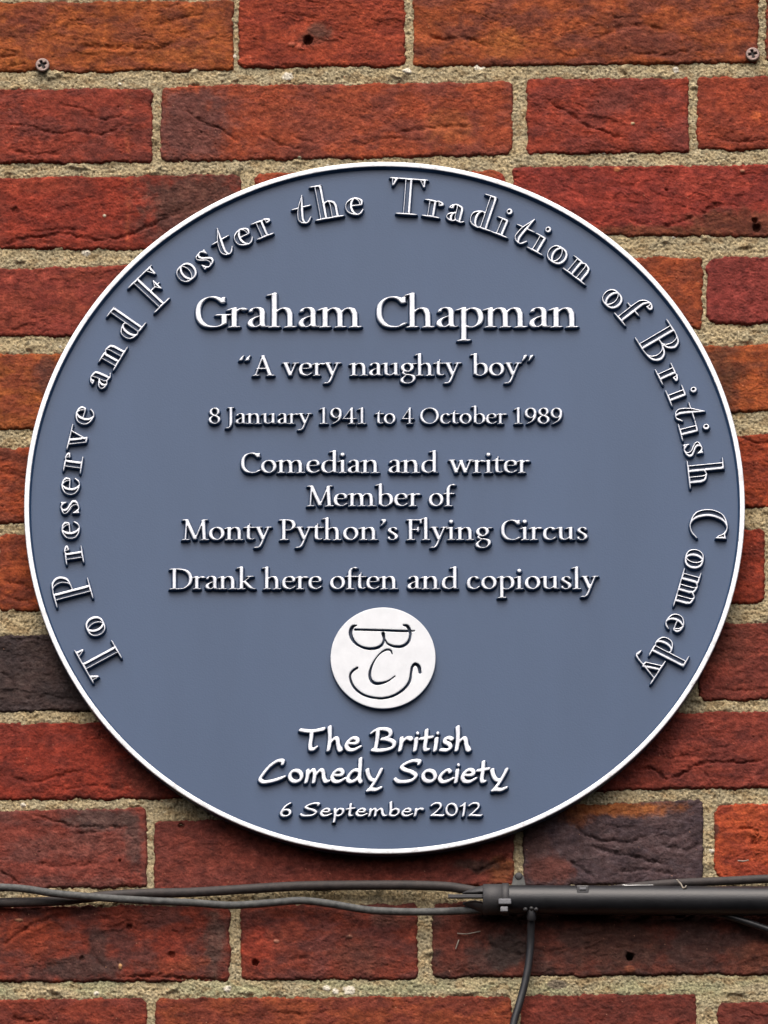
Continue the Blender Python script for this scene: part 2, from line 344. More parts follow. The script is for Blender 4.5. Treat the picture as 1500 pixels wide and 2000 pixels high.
def true_distance(f, step):
    """sub-pixel distance to the zero contour of f, by closest-point propagation"""
    ny, nx = f.shape; yy, xx = np.mgrid[0:ny, 0:nx].astype(float)
    cx = np.full(f.shape, 1e6); cy = np.full(f.shape, 1e6); d2 = np.full(f.shape, 1e12)
    def offer(sl, px, py):
        dd = (xx[sl]-px)**2 + (yy[sl]-py)**2; m = dd < d2[sl]
        cx[sl] = np.where(m, px, cx[sl]); cy[sl] = np.where(m, py, cy[sl]); d2[sl] = np.where(m, dd, d2[sl])
    for ax in (0, 1):
        A = (slice(None), slice(0, nx-1)) if ax else (slice(0, ny-1), slice(None))
        B = (slice(None), slice(1, nx)) if ax else (slice(1, ny), slice(None))
        fa, fb = f[A], f[B]; cross = (fa < 0) != (fb < 0)
        t = np.where(cross, fa/np.where(cross, fa-fb, 1), 0)
        px = np.where(cross, xx[A] + (t if ax else 0), 1e6); py = np.where(cross, yy[A] + (0 if ax else t), 1e6)
        offer(A, px, py); offer(B, px, py)
    def prop(dy, dx):
        A = (slice(max(0, -dy), ny-max(0, dy)), slice(max(0, -dx), nx-max(0, dx)))
        B = (slice(max(0, dy), ny-max(0, -dy)), slice(max(0, dx), nx-max(0, -dx)))
        offer(A, cx[B].copy(), cy[B].copy())
    for k in (16, 8, 4, 2, 1, 1):
        for dy in (-k, 0, k):
            for dx in (-k, 0, k):
                if (dy or dx) and abs(dy) < ny and abs(dx) < nx: prop(dy, dx)
    return np.where(f < 0, -1, 1) * np.sqrt(d2) * step
# ------------------------------------------------------------------ brick wall
_rng = np.random.RandomState(11)
_PERM = _rng.permutation(4096).astype(np.int64); _GR = _rng.uniform(0, 2*np.pi, 4096); _GX, _GY = np.cos(_GR), np.sin(_GR)
def perlin(x, y, seed=0):
    xi = np.floor(x).astype(np.int64); yi = np.floor(y).astype(np.int64); xf = x-xi; yf = y-yi
    u = xf*xf*xf*(xf*(xf*6-15)+10); v = yf*yf*yf*(yf*(yf*6-15)+10)
    def g(ix, iy, dx, dy):
        h = _PERM[(ix + _PERM[(iy + seed*131) & 4095]) & 4095]; return _GX[h]*dx + _GY[h]*dy
    a = g(xi, yi, xf, yf); b = g(xi+1, yi, xf-1, yf); c = g(xi, yi+1, xf, yf-1); d = g(xi+1, yi+1, xf-1, yf-1)
    return (a*(1-u)+b*u)*(1-v) + (c*(1-u)+d*u)*v
def fbm(x, y, seed=0, oct=4, gain=.5):
    s = 0; a = 1; 
    for o in range(oct): s = s + a*perlin(x*2**o, y*2**o, seed+o); a *= gain
    return s
def sstep(a, b, x):
    t = np.clip((x-a)/(b-a), 0, 1); return t*t*(3-2*t)

O_, RD, PU, BR = (152, 72, 38), (138, 50, 37), (84, 62, 62), (112, 56, 42)
# x0, x1, top at x0, top at x1, bottom at x0, bottom at x1, main colour, second colour  (photograph pixels); lower courses partly hold the dimmer light in their colour
BRICKS = [
 (-520, -60, -165, -165, -14, -14, RD, BR), (-40, 610, -165, -168, -12, -16, O_, RD), (630, 960, -168, -170, -18, -20, RD, BR), (980, 1660, -170, -172, -24, -26, O_, BR), (1680, 2060, -172, -172, -26, -26, RD, BR),
 (-520, -250, 8, 6, 142, 142, RD, BR), (-230, 456, 6, 0, 141, 136, (154, 74, 38), (126, 60, 40)), (467, 790, -6, -6, 130, 128, (148, 58, 38), (132, 50, 35)), (808, 1480, -8, -12, 129, 121, (152, 70, 40), (118, 56, 42)), (1497, 1830, -12, -12, 119, 117, RD, BR), (1850, 2060, -12, -12, 117, 117, O_, BR),
 (-520, -40, 174, 174, 320, 319, O_, BR), (-22, 297, 172, 173, 318, 315, (138, 54, 41), (116, 50, 43)), (315, 1000, 167, 159, 315, 301, (150, 64, 41), (128, 58, 46)), (1030, 1345, 153, 151, 299, 296, (145, 55, 40), (124, 50, 42)), (1362, 2060, 150, 146, 291, 287, (150, 60, 40), (132, 54, 40)),
 (-520, -235, 348, 347, 484, 484, O_, BR), (-215, 472, 347, 340, 482, 488, (142, 50, 36), (122, 46, 36)), (498, 985, 338, 332, 486, 480, (158, 72, 46), RD), (1003, 1690, 325, 319, 457, 463, (142, 50, 40), (128, 46, 40)), (1710, 2060, 319, 319, 463, 463, O_, BR),
 (-520, -150, 528, 526, 656, 656, RD, BR), (-130, 560, 527, 512, 656, 654, (138, 57, 44), (128, 50, 42)), (580, 990, 512, 504, 650, 645, RD, BR), (1008, 1371, 503, 502, 641, 640, (150, 66, 38), (130, 58, 38)), (1380, 1700, 502, 500, 630, 633, (136, 52, 48), (124, 48, 44)), (1720, 2060, 500, 500, 632, 632, O_, BR),
 (-520, -350, 692, 692, 837, 837, O_, BR), (-330, 330, 691, 689, 837, 835, (154, 76, 40), (134, 60, 38)), (350, 1160, 688, 680, 835, 822, RD, BR), (1180, 1510, 675, 673, 818, 801, (156, 72, 38), (112, 54, 36)), (1530, 2060, 672, 670, 800, 800, RD, BR),
 (-520, -220, 873, 873, 1021, 1021, RD, BR), (-200, 500, 873, 871, 1021, 1018, (150, 62, 36), (116, 52, 38)), (520, 1080, 868, 855, 1015, 995, RD, BR), (1100, 1800, 852, 846, 992, 988, (150, 58, 33), (128, 50, 34)), (1820, 2060, 846, 846, 988, 988, RD, BR),
 (-520, -20, 1043, 1043, 1191, 1191, (152, 66, 37), BR), (-2, 640, 1043, 1040, 1191, 1188, (152, 66, 36), (122, 52, 36)), (660, 1130, 1040, 1036, 1185, 1180, RD, BR), (1150, 1493, 1035, 1033, 1180, 1177, (146, 52, 34), (124, 46, 34)), (1512, 1850, 1033, 1033, 1177, 1177, RD, BR), (1870, 2060, 1033, 1033, 1177, 1177, O_, BR),
 (-520, -200, 1242, 1242, 1388, 1388, RD, BR), (-180, 480, 1241, 1236, 1388, 1384, (70, 51, 51), (59, 44, 46)), (500, 1345, 1236, 1220, 1384, 1366, RD, BR), (1366, 2060, 1217, 1212, 1366, 1360, (126, 53, 43), (112, 47, 40)),
 (-520, -250, 1416, 1415, 1561, 1561, O_, BR), (-230, 430, 1415, 1408, 1562, 1558, (136, 46, 33), (118, 42, 33)), (450, 990, 1408, 1398, 1556, 1546, RD, BR), (1010, 1690, 1394, 1386, 1543, 1536, (128, 51, 41), (112, 46, 40)), (1710, 2060, 1386, 1386, 1536, 1536, O_, BR),
 (-520, -180, 1590, 1588, 1742, 1742, RD, BR), (-160, 286, 1588, 1576, 1742, 1730, (126, 55, 47), (106, 54, 50)), (302, 1003, 1603, 1590, 1740, 1728, (122, 53, 44), (108, 48, 42)), (1022, 1372, 1576, 1561, 1732, 1721, (84, 61, 65), (70, 51, 57)), (1396, 2060, 1571, 1564, 1718, 1710, (166, 66, 39), (146, 56, 38)),
 (-520, -270, 1770, 1770, 1920, 1920, O_, BR), (-250, 449, 1770, 1768, 1918, 1914, (122, 48, 36), (94, 46, 42)), (471, 815, 1766, 1764, 1913, 1911, (120, 50, 38), (98, 46, 42)), (845, 1540, 1762, 1758, 1908, 1901, (98, 47, 39), (78, 46, 43)), (1560, 2060, 1758, 1756, 1901, 1900, RD, BR),
 (-520, -60, 1954, 1953, 2105, 2105, RD, BR), (-40, 286, 1952, 1949, 2104, 2102, (130, 52, 38), (112, 46, 38)), (304, 1000, 1949, 1944, 2100, 2096, (136, 60, 38), (118, 50, 38)), (1017, 1360, 1944, 1940, 2096, 2094, (116, 47, 38), (100, 44, 38)), (1403, 2060, 1958, 1952, 2102, 2100, (118, 50, 42), (104, 46, 40)),
 (-520, 120, 2138, 2138, 2290, 2290, RD, BR), (140, 470, 2136, 2134, 2290, 2290, O_, BR), (490, 1170, 2134, 2130, 2290, 2290, RD, BR), (1190, 1520, 2130, 2130, 2290, 2290, O_, BR), (1540, 2060, 2134, 2134, 2290, 2290, RD, BR),
]
# burnt, stained, paler or painted-shadow zones of single bricks: centre x, y, radii, colour, strength, softness
ZONES = [
 (370, 245, 95, 100, (104, 60, 57), .85), (385, 400, 125, 95, (92, 56, 50), .9), (330, 450, 90, 40, (88, 46, 42), .7),
 (1440, 440, 120, 40, (98, 52, 38), .8), (1260, 455, 160, 18, (108, 58, 38), .7), (95, 735, 34, 45, (92, 50, 44), .8),
 (1395, 735, 60, 60, (100, 54, 38), .8), (130, 890, 60, 45, (96, 50, 44), .8), (160, 1090, 40, 40, (104, 50, 40), .6),
 (1440, 1160, 60, 25, (120, 44, 30), .5), (1420, 1260, 60, 60, (104, 50, 42), .6), (300, 1520, 90, 50, (98, 42, 34), .8),
 (1200, 1578, 150, 18, (152, 82, 44), .95), (1130, 1590, 40, 25, (140, 74, 42), .7), (1070, 1700, 60, 35, (104, 54, 48), .8), (1040, 1640, 40, 50, (86, 54, 52), .7),
 (200, 1600, 90, 25, (88, 62, 60), .9), (262, 1640, 22, 60, (88, 60, 58), .8), (150, 1650, 140, 25, (118, 62, 56), .6), (980, 1700, 40, 30, (122, 66, 40), .8), (930, 1690, 50, 14, (70, 50, 46), .8),
 (160, 1890, 110, 30, (74, 48, 46), .9), (190, 1850, 25, 50, (78, 50, 48), .8), (420, 1840, 26, 80, (84, 58, 54), .85), (350, 1880, 60, 22, (140, 62, 42), .7), (60, 1830, 80, 50, (138, 54, 34), .7), (330, 1850, 40, 40, (138, 50, 36), .6),
 (495, 1850, 40, 50, (150, 54, 38), .75), (700, 1870, 60, 50, (96, 52, 44), .6), (760, 1790, 50, 25, (88, 54, 48), .6),
 (990, 1855, 60, 45, (62, 47, 46), .85), (1200, 1840, 110, 60, (74, 44, 38), .8), (1350, 1850, 60, 50, (70, 46, 44), .7), (1480, 1870, 60, 40, (112, 58, 44), .6), (880, 1830, 30, 70, (112, 48, 38), .6),  # dark ones under the duct: soot plus its cast shadow painted in
 (610, 75, 40, 20, (112, 56, 44), .7), (625, 58, 26, 18, (92, 56, 48), .8), (60, 30, 50, 40, (120, 54, 44), .6), (1240, 80, 130, 35, (112, 52, 42), .7), (985, 85, 60, 30, (164, 86, 44), .7), (350, 110, 90, 20, (166, 84, 40), .6), (20, 122, 40, 14, (172, 88, 44), .8),
 (1200, 195, 60, 30, (112, 52, 46), .7), (1330, 260, 40, 40, (122, 54, 50), .6), (880, 250, 60, 40, (156, 78, 46), .7), (1478, 225, 14, 10, (186, 84, 50), .9), (630, 230, 160, 50, (140, 62, 46), .5), (1466, 1610, 50, 40, (176, 74, 44), .6), (1395, 1622, 12, 16, (70, 46, 42), .8),
 (130, 430, 120, 40, (128, 44, 34), .5), (70, 360, 90, 20, (152, 62, 44), .5), (1380, 360, 120, 25, (152, 58, 46), .5),
]
# folds and cracks in the clay, as they run in the photograph: points, depth mm, width
CRACKS = [
 ([(8, 242), (60, 248), (105, 262), (150, 258), (200, 262), (246, 243)], 1.5, 4), ([(110, 205), (160, 212), (195, 232), (240, 226)], 1.0, 4), ([(10, 290), (60, 303), (120, 300)], 1.2, 5),
 ([(352, 212), (392, 236), (430, 252), (466, 278)], 1.8, 4), ([(505, 258), (540, 280), (592, 292)], 1.6, 5), ([(560, 262), (600, 276), (660, 282)], .8, 4), ([(700, 285), (760, 270), (830, 276)], .9, 5),
 ([(1062, 194), (1100, 214), (1135, 234)], 1.6, 4), ([(1135, 242), (1180, 258), (1222, 273)], 2.0, 4), ([(1395, 270), (1440, 276), (1500, 272)], 1.2, 4),
 ([(770, 262), (830, 252), (880, 248), (930, 246)], 1.2, 6), ([(300, 52), (340, 40), (400, 28)], 1.0, 5), ([(240, 88), (300, 96), (352, 80), (380, 70)], 1.2, 6), ([(160, 90), (210, 93), (240, 92)], 1.8, 7), ([(0, 112), (36, 106)], 2.0, 5), ([(20, 130), (50, 125)], 1.2, 4),
 ([(835, 70), (870, 78), (905, 74), (945, 88)], 1.8, 5), ([(1170, 75), (1215, 55), (1260, 50), (1300, 60)], 1.4, 6), ([(1240, 105), (1300, 108), (1355, 95)], 1.3, 5), ([(1180, 30), (1220, 36)], 1.2, 5),
 ([(0, 482), (40, 468), (90, 462), (120, 456), (160, 464), (205, 468), (250, 460), (300, 438), (340, 420), (392, 405)], 2.0, 5), ([(60, 455), (110, 448), (170, 452)], 1.0, 5), ([(290, 425), (330, 418), (370, 400)], 1.0, 5),
 ([(1290, 446), (1330, 432), (1356, 424)], 1.8, 6), ([(1365, 418), (1400, 402), (1450, 402)], 1.2, 4), ([(1230, 432), (1270, 438)], 1.0, 5), ([(1110, 385), (1180, 392), (1260, 400)], .6, 6),
 ([(0, 920), (30, 928), (60, 940)], 1.0, 4), ([(10, 1135), (40, 1142), (62, 1150)], 1.2, 5), ([(5, 1165), (60, 1178)], .8, 4), ([(0, 1310), (20, 1330), (32, 1345)], 1.2, 5), ([(40, 1368), (90, 1360), (160, 1372)], .8, 5),
 ([(1440, 855), (1470, 862), (1510, 868)], 1.6, 4), ([(1400, 1345), (1450, 1350), (1500, 1346)], .9, 5),
 ([(20, 1520), (70, 1528), (110, 1516), (160, 1508)], 1.2, 6), ([(120, 1545), (170, 1535), (230, 1540)], .9, 5),
 ([(68, 1592), (110, 1604), (140, 1613), (200, 1616), (250, 1614)], 1.8, 4), ([(120, 1638), (165, 1628), (205, 1622)], 1.2, 5), ([(250, 1624), (268, 1650), (274, 1668)], 1.0, 5), ([(0, 1700), (22, 1715), (42, 1728)], 1.6, 4), ([(70, 1690), (140, 1692), (190, 1686)], .9, 6),
 ([(1245, 1502), (1268, 1500), (1288, 1508), (1300, 1520), (1330, 1512), (1358, 1497), (1390, 1488), (1440, 1490), (1490, 1486)], 2.4, 4), ([(1300, 1519), (1303, 1541)], 1.4, 3), ([(1376, 1508), (1396, 1536)], 1.0, 3), ([(1470, 1502), (1465, 1535)], .9, 4), ([(1290, 1482), (1360, 1478), (1410, 1480)], 1.0, 5),
 ([(905, 1722), (938, 1700), (975, 1682), (1002, 1664)], 2.4, 6), ([(940, 1712), (970, 1700), (1000, 1700)], 1.6, 5),
 ([(1118, 1610), (1145, 1632), (1180, 1642), (1230, 1644), (1262, 1636)], 1.8, 5), ([(1150, 1652), (1190, 1664), (1240, 1676), (1298, 1688)], 1.8, 6), ([(1110, 1682), (1140, 1700), (1160, 1716)], 1.6, 7), ([(1290, 1650), (1340, 1660), (1370, 1650)], 1.4, 6), ([(1180, 1612), (1230, 1620)], 1.0, 5), ([(1200, 1705), (1260, 1700), (1320, 1708)], 1.2, 6),
 ([(0, 1846), (25, 1834), (45, 1818), (72, 1802), (110, 1792), (170, 1780)], 1.8, 6), ([(160, 1835), (175, 1855), (190, 1880), (215, 1895)], 1.6, 9), ([(220, 1912), (290, 1906), (370, 1912), (440, 1916)], 2.0, 5), ([(560, 1880), (600, 1868)], 1.0, 6), ([(940, 1836), (985, 1858), (1030, 1866)], 1.4, 8), ([(1440, 1622), (1462, 1618), (1480, 1632), (1470, 1645), (1500, 1650)], 2.2, 4),
 ([(20, 1988), (60, 1994), (90, 1990)], 1.2, 5), ([(520, 1975), (590, 1982), (640, 1976)], .9, 5),
]
# holes: x, y, radius, depth mm ; pebbles in the mortar: x, y, radius
HOLES = [(602, 78, 10, 7), (594, 90, 6, 2), (1230, 1868, 8, 9), (499, 1879, 7, 5), (1478, 444, 9, 5), (1474, 430, 6, 4), (253, 1810, 6, 2.5), (336, 1864, 8, 2.2), (160, 1872, 6, 2), (1445, 640, 4, 2), (354, 1613, 7, 3), (1482, 492, 4, 3), (1355, 760, 5, 2), (30, 412, 8, 1.5), (1302, 371, 4, 2), (234, 1681, 3, 2)]
CHIPS = [(570, 87, 8, 5, (170, 84, 66)), (588, 92, 10, 7, (164, 76, 60)), (1205, 331, 7, 5, (206, 118, 82)), (1450, 334, 5, 3, (196, 130, 108)), (1236, 241, 4, 3, (214, 184, 150)), (585, 308, 4, 3, (220, 205, 180)), (204, 421, 3, 3, (232, 214, 196)), (1475, 1628, 13, 12, (176, 76, 46)), (1230, 1893, 12, 8, (132, 70, 52)), (682, 1830, 7, 4, (126, 80, 70)), (37, 1797, 9, 3, (178, 120, 96)), (235, 1888, 4, 6, (198, 140, 100)), (540, 1838, 6, 4, (172, 110, 96))]
PEBBLES = [(168, 492, 9), (445, 1930, 9), (188, 1940, 6), (638, 1929, 8), (655, 1935, 8), (682, 1933, 13), (561, 148, 12), (1048, 655, 9), (1096, 650, 0), (234, 163, 4), (1398, 1598, 0), (1390, 1660, 6), (936, 128, 12), (1238, 500, 0), (1090, 1922, 0), (1374, 1560, 0), (45, 1571, 6), (1315, 462, 4), (1180, 298, 3), (118, 676, 3), (640, 322, 3), (456, 108, 6), (795, 138, 9), (920, 122, 7), (1320, 135, 8)]

def wall_axis(lo, hi, mlo, mhi, step, coarse):
    return np.concatenate([np.arange(mlo, lo, coarse), np.arange(lo, hi, step), np.arange(hi, mhi+coarse, coarse)])
def to_w(py): return (HEIGHT - at(750, py, 0.0)[2]) / S          # wall coordinate: photo pixels down the wall
STEP = 1.6
ux = wall_axis(-40, 1540, -420, 1920, STEP, 5.0)
wy = wall_axis(to_w(-40), to_w(2040), to_w(-150), to_w(2260), STEP, 5.0)
_pyt = np.linspace(-250, 2400, 400); _wt = np.array([to_w(p) for p in _pyt])
UX, WY = np.meshgrid(ux, wy)
# pixel coordinate px at a wall point: perspective makes a pixel slightly larger higher up
_k0 = (at(751, 1000, 0.0)[0]-at(750, 1000, 0.0)[0]) / S
_kt = np.array([(at(751, p, 0.0)[0]-at(750, p, 0.0)[0]) / S for p in _pyt])
PYW = np.interp(WY, _wt, _pyt); PXW = 750 + (UX-750) / np.interp(PYW, _pyt, _kt)
# ragged arrises: wander the coordinates a little before measuring distance to each brick
wx = PXW + 3.6*fbm(PXW/34, PYW/34, 1, 3) + 3.0*perlin(PXW/9, PYW/9, 7)
wyp = PYW + 4.0*fbm(PXW/46, PYW/30, 21, 3) + 3.2*perlin(PXW/8, PYW/8, 27)
SD = np.full(UX.shape, 60.0); BID = np.zeros(UX.shape, np.int32)
for bi, (x0, x1, tl, tr, bl, br, c1, c2) in enumerate(BRICKS):
    m = (PXW > x0-40) & (PXW < x1+40) & (PYW > min(tl, tr)-40) & (PYW < max(bl, br)+40)
    if not m.any(): continue
    X, Y = wx[m], wyp[m]; t = (X-x0)/(x1-x0); r = random.uniform(7, 16)
    if abs(x0-1380) < 2 or abs(x0-1396) < 2: r = 22
    qx = np.maximum(x0-X, X-x1) + r; qy = np.maximum(tl+(tr-tl)*t-Y, Y-(bl+(br-bl)*t)) + r
    sd = np.hypot(np.maximum(qx, 0), np.maximum(qy, 0)) + np.minimum(np.maximum(qx, qy), 0) - r
    cur = SD[m]; b = BID[m]; k = sd < cur
    cur[k] = sd[k]; b[k] = bi; SD[m] = cur; BID[m] = b
MM = S*1000                                   # mm per pixel
nb = len(BRICKS); ro = _rng.uniform(0, 900, (nb, 2)); rt = _rng.uniform(-.5, .5, (nb, 3)); rang = _rng.uniform(-.3, .3, nb)
bx = PXW + ro[BID, 0]*7; by = PYW + ro[BID, 1]*7
ca, sa = np.cos(rang)[BID], np.sin(rang)[BID]; ax_, ay_ = ca*bx+sa*by, -sa*bx+ca*by
# --- brick face relief (mm, towards the viewer)
H = .5*rt[BID, 0] + .75*fbm(bx/120, by/70, 3, 3) + .5*fbm(bx/30, by/18, 9, 3)
rough_m = sstep(-.35, .35, perlin(bx/150, by/90, 14))
H += (.20+.24*rough_m)*fbm(bx/9, by/6.5, 33, 3, .6) + .26*perlin(bx/3.9, by/3.5, 37)*(.6+rough_m)
wob = 12*fbm(bx/45, by/45, 41, 3)
fold = rt[BID, 1]+.5
n1 = fbm((ax_+wob)/120, (ay_+wob)/26, 51, 3); msk = sstep(.02, .3, perlin(bx/110, by/60, 55)+.08)
H += fold*msk*(.38*np.tanh(n1/.07) - .6*np.exp(-(n1/.03)**2))
n2 = fbm((ax_-wob)/70, (ay_+wob)/15, 61, 3); msk2 = sstep(.05, .3, perlin(bx/80, by/50, 66))
H += (.4+.6*fold)*msk2*(.2*np.tanh(n2/.08) - .35*np.exp(-(n2/.04)**2))
pits = perlin(bx/5.5, by/5.5, 71); pm = sstep(.0, .4, perlin(bx/60, by/40, 72)+.1)
H -= .9*sstep(.34, .55, pits)*(.35+.65*pm)
crx = PXW + 4*perlin(PXW/18, PYW/14, 81) + 3.2*perlin(PXW/7, PYW/7, 83); cry = PYW + 5*perlin(PXW/18, PYW/14, 82) + 3.6*perlin(PXW/7, PYW/7, 84); crv = np.clip(.85+1.1*perlin(PXW/22, PYW/22, 85), .15, 1.4)
for pts, dep, wid in CRACKS:
    P = spline([(x, y, 1) for x, y in pts], 3.0)[:, :2]
    m = (PXW > P[:, 0].min()-40) & (PXW < P[:, 0].max()+40) & (PYW > P[:, 1].min()-40) & (PYW < P[:, 1].max()+40)
    if not m.any(): continue
    X, Y = crx[m], cry[m]; best = np.full(X.shape, 1e9); sg = np.zeros(X.shape); tt = np.zeros(X.shape)
    for i in range(len(P)):
        d2 = (X-P[i, 0])**2+(Y-P[i, 1])**2; k = d2 < best
        j = min(i+1, len(P)-1); i0 = max(j-1, 0); dx, dy = P[j]-P[i0]
        if dx < 0: dx, dy = -dx, -dy
        s = (Y-P[i, 1])*dx-(X-P[i, 0])*dy
        best[k] = d2[k]; sg[k] = np.sign(s[k]); tt[k] = i/(len(P)-1)
    d = np.sqrt(best); taper = np.clip(np.minimum(tt, 1-tt)*6+.25, 0, 1)
    taper = .82*taper*crv[m]; wid = wid*.7
    H[m] += taper*(-dep*1.3*np.exp(-(d/wid)**2) + .55*dep*np.where(sg > 0, 1, -.35)*np.exp(-d/11)*(1-np.exp(-(d/2.5)**2)))
for x, y, r, dep in HOLES:
    d = np.hypot(PXW-x+2*perlin(PXW/6, PYW/6, 91), (PYW-y)/.96+2*perlin(PXW/6, PYW/6, 92))
    H -= dep*(1-sstep(r*.55, r*1.1, d))
for x, y, rx_, ry_, c in CHIPS:
    d = np.hypot((PXW-x)/rx_, (PYW-y)/ry_) + .25*perlin(PXW/5, PYW/5, 94); H += 1.1*np.sqrt(np.clip(1-d*d, 0, 1))
dist = -SD*MM; Rr = 1.3 + 2.0*np.clip(perlin(bx/50, by/50, 95)+.2, 0, 1)
e = np.clip(dist/Rr, 0, 1); H = H - Rr*.8*(1-np.sqrt(1-(1-e)**2)); H = np.where(SD > 0, H - SD*MM*3.0, H)
# --- mortar relief
HM = -1.7 + .7*fbm(PXW/70, PYW/40, 101, 3) + .45*fbm(PXW/16, PYW/16, 104, 2)
g1 = perlin(PXW/5.2, PYW/5.2, 107); g2 = perlin(PXW/3.1, PYW/3.1, 108)
HM += .6*sstep(.1, .5, g1) - 1.1*sstep(.2, .5, -g1) + .42*g2 + .4*perlin(PXW/10, PYW/9, 109)
HM -= .5*sstep(4, 0, SD)
wht = np.zeros(UX.shape)
for x, y, r in PEBBLES:
    if r <= 0: continue
    d = np.hypot((PXW-x)/r, (PYW-y)/(r*.75)) + .5*perlin(PXW/7, PYW/7, 111)
    HM += .9*np.sqrt(np.clip(1-d*d, 0, 1)); wht = np.maximum(wht, 1-sstep(.75, 1.0, d))
# mortar smeared over an arris here and there
lap = sstep(.28, .5, perlin(PXW/40, PYW/26, 115)); HM += lap*1.9*sstep(-9, 2, SD)

def tone(c): return np.array(lin(*c))
C1 = np.array([lin(*b[6]) for b in BRICKS]); C2 = np.array([lin(*b[7]) for b in BRICKS])
f = sstep(-.28, .34, fbm(bx/85, by/48, 121, 4, .6))[..., None]
CB = C1[BID]*(1-f) + C2[BID]*f
zw = .45*fbm(PXW/26, PYW/26, 131, 4, .6)
for x, y, rx_, ry_, c, s in ZONES:
    m = (np.abs(PXW-x) < rx_*2) & (np.abs(PYW-y) < ry_*2)
    if not m.any(): continue
    d = np.hypot((PXW[m]-x)/rx_, (PYW[m]-y)/ry_) + zw[m]
    own = np.argmin(np.hypot(PXW-x, PYW-y)); k = (s*(1-sstep(.45, 1.15, d))*(BID[m] == BID.ravel()[own]))[:, None]
    CB[m] = CB[m]*(1-k) + tone(c)*k
for x, y, rx_, ry_, c in CHIPS:
    d = np.hypot((PXW-x)/rx_, (PYW-y)/ry_); k = (.85*(1-sstep(.7, 1.1, d)))[..., None]; CB = CB*(1-k) + tone(c)*k
# a faint pale line left by an old board's edge
k = (.45*np.exp(-((PXW-250)/5)**2)*(PYW > 150)*(PYW < 492)*sstep(-.3, .3, perlin(PXW/12, PYW/12, 141)))[..., None]; CB = CB*(1-k)+tone((176, 84, 58))*k
CB = CB*np.array([.64, .74, .66])
hue = fbm(bx/14, by/10, 151, 3, .6)[..., None]
CB = CB*np.exp(.42*fbm(bx/48, by/30, 153, 4, .6))[..., None]
CB = CB * np.exp(hue*np.array([.55, .72, .72]))
cl = sstep(.18, .5, fbm(bx/22, by/15, 157, 3))[..., None]; CB = CB*(1-.5*cl) + (CB*np.array([.55, .58, .66]))*.5*cl
g3 = perlin(bx/3.4, by/3.4, 161)[..., None]; CB = CB*np.exp(.38*g3)
sp = sstep(.56, .66, perlin(bx/4.3+.5, by/4.3, 165))[..., None]; CB = CB*(1-.5*sp)+tone((200, 150, 118))*.5*sp
sp = sstep(.50, .62, perlin(bx/5.0, by/5.0, 168))[..., None]; CB = CB*(1-.75*sp)+tone((52, 34, 30))*.75*sp
# mortar colour: sandy, with pale and dark grains, greener on the damp lower joint
CM = tone((157, 142, 110))*np.ones(UX.shape+(1,))
k = sstep(-.3, .3, fbm(PXW/60, PYW/30, 171, 3))[..., None]; CM = CM*(1-k)+tone((146, 135, 108))*k
k = (.6*np.exp(-((PYW-1928)/24)**2)*sstep(-.35, .3, fbm(PXW/120, PYW/60, 174, 3)))[..., None]; CM = CM*(1-k)+tone((134, 138, 106))*k
k = (.55*sstep(.1, .4, fbm(PXW/40, PYW/20, 176, 3)))[..., None]; CM = CM*(1-k)+tone((124, 102, 70))*k
CM = CM*np.exp(.7*perlin(PXW/4.2, PYW/4.2, 181))[..., None]*np.exp(.35*perlin(PXW/9, PYW/9, 182))[..., None]
k = sstep(.4, .56, perlin(PXW/4.6, PYW/4.6, 184))[..., None]; CM = CM*(1-.7*k)+tone((212, 202, 172))*.7*k
k = sstep(.36, .5, perlin(PXW/4.4, PYW/4.4, 186))[..., None]; CM = CM*(1-.85*k)+tone((52, 44, 34))*.85*k
k = sstep(.46, .58, perlin(PXW/5.4, PYW/5.4, 188))[..., None]; CM = CM*(1-.6*k)+tone((150, 92, 58))*.6*k
CM = CM*(1-.85*wht[..., None])+tone((206, 200, 184))*.85*wht[..., None]
kd = (np.hypot((PXW-1088)/20, (PYW-1921)/9) < 1)[..., None]; CM = np.where(kd, tone((110, 100, 84)), CM)

ny, nx = UX.shape
XW = (UX-750)*S; ZW = HEIGHT - WY*S
hid = np.hypot(PXW-751, (PYW-994)/.957) < 590          # wall wholly behind the plaque
def grid_mesh(name, mat, Hmm, colr, keep, parent):
    q = keep[:-1, :-1] & keep[1:, :-1] & keep[:-1, 1:] & keep[1:, 1:]
    j, i = np.nonzero(q); a = j*nx+i
    quads = np.stack([a, a+nx, a+nx+1, a+1], 1)        # rows run downwards
    used = np.unique(quads); remap = np.full(ny*nx, -1, np.int64); remap[used] = np.arange(len(used))
    co = np.stack([XW.ravel()[used], -Hmm.ravel()[used]/1000, ZW.ravel()[used]], 1)
    o = mesh_arrays(name, co, remap[quads].ravel(), np.arange(len(quads))*4, mat, parent)
    at_ = o.data.color_attributes.new('clay', 'FLOAT_COLOR', 'POINT')
    rgba = np.ones((len(used), 4), np.float32); rgba[:, :3] = np.clip(colr.reshape(-1, 3)[used], .004, .9)
    at_.data.foreach_set('color', rgba.ravel())
    return o
wall = empty('brick_wall', (0, 0, HEIGHT-.36))
tag(wall, 'weathered red brick wall with sandy mortar joints behind the round plaque', 'wall')
brickwork = grid_mesh('brickwork', M_BRICK, H, CB, (SD*MM < 1.3) & ~hid, wall)
mortar = grid_mesh('mortar', M_MORTAR, HM, CM, (SD > -9) & ~hid, wall)
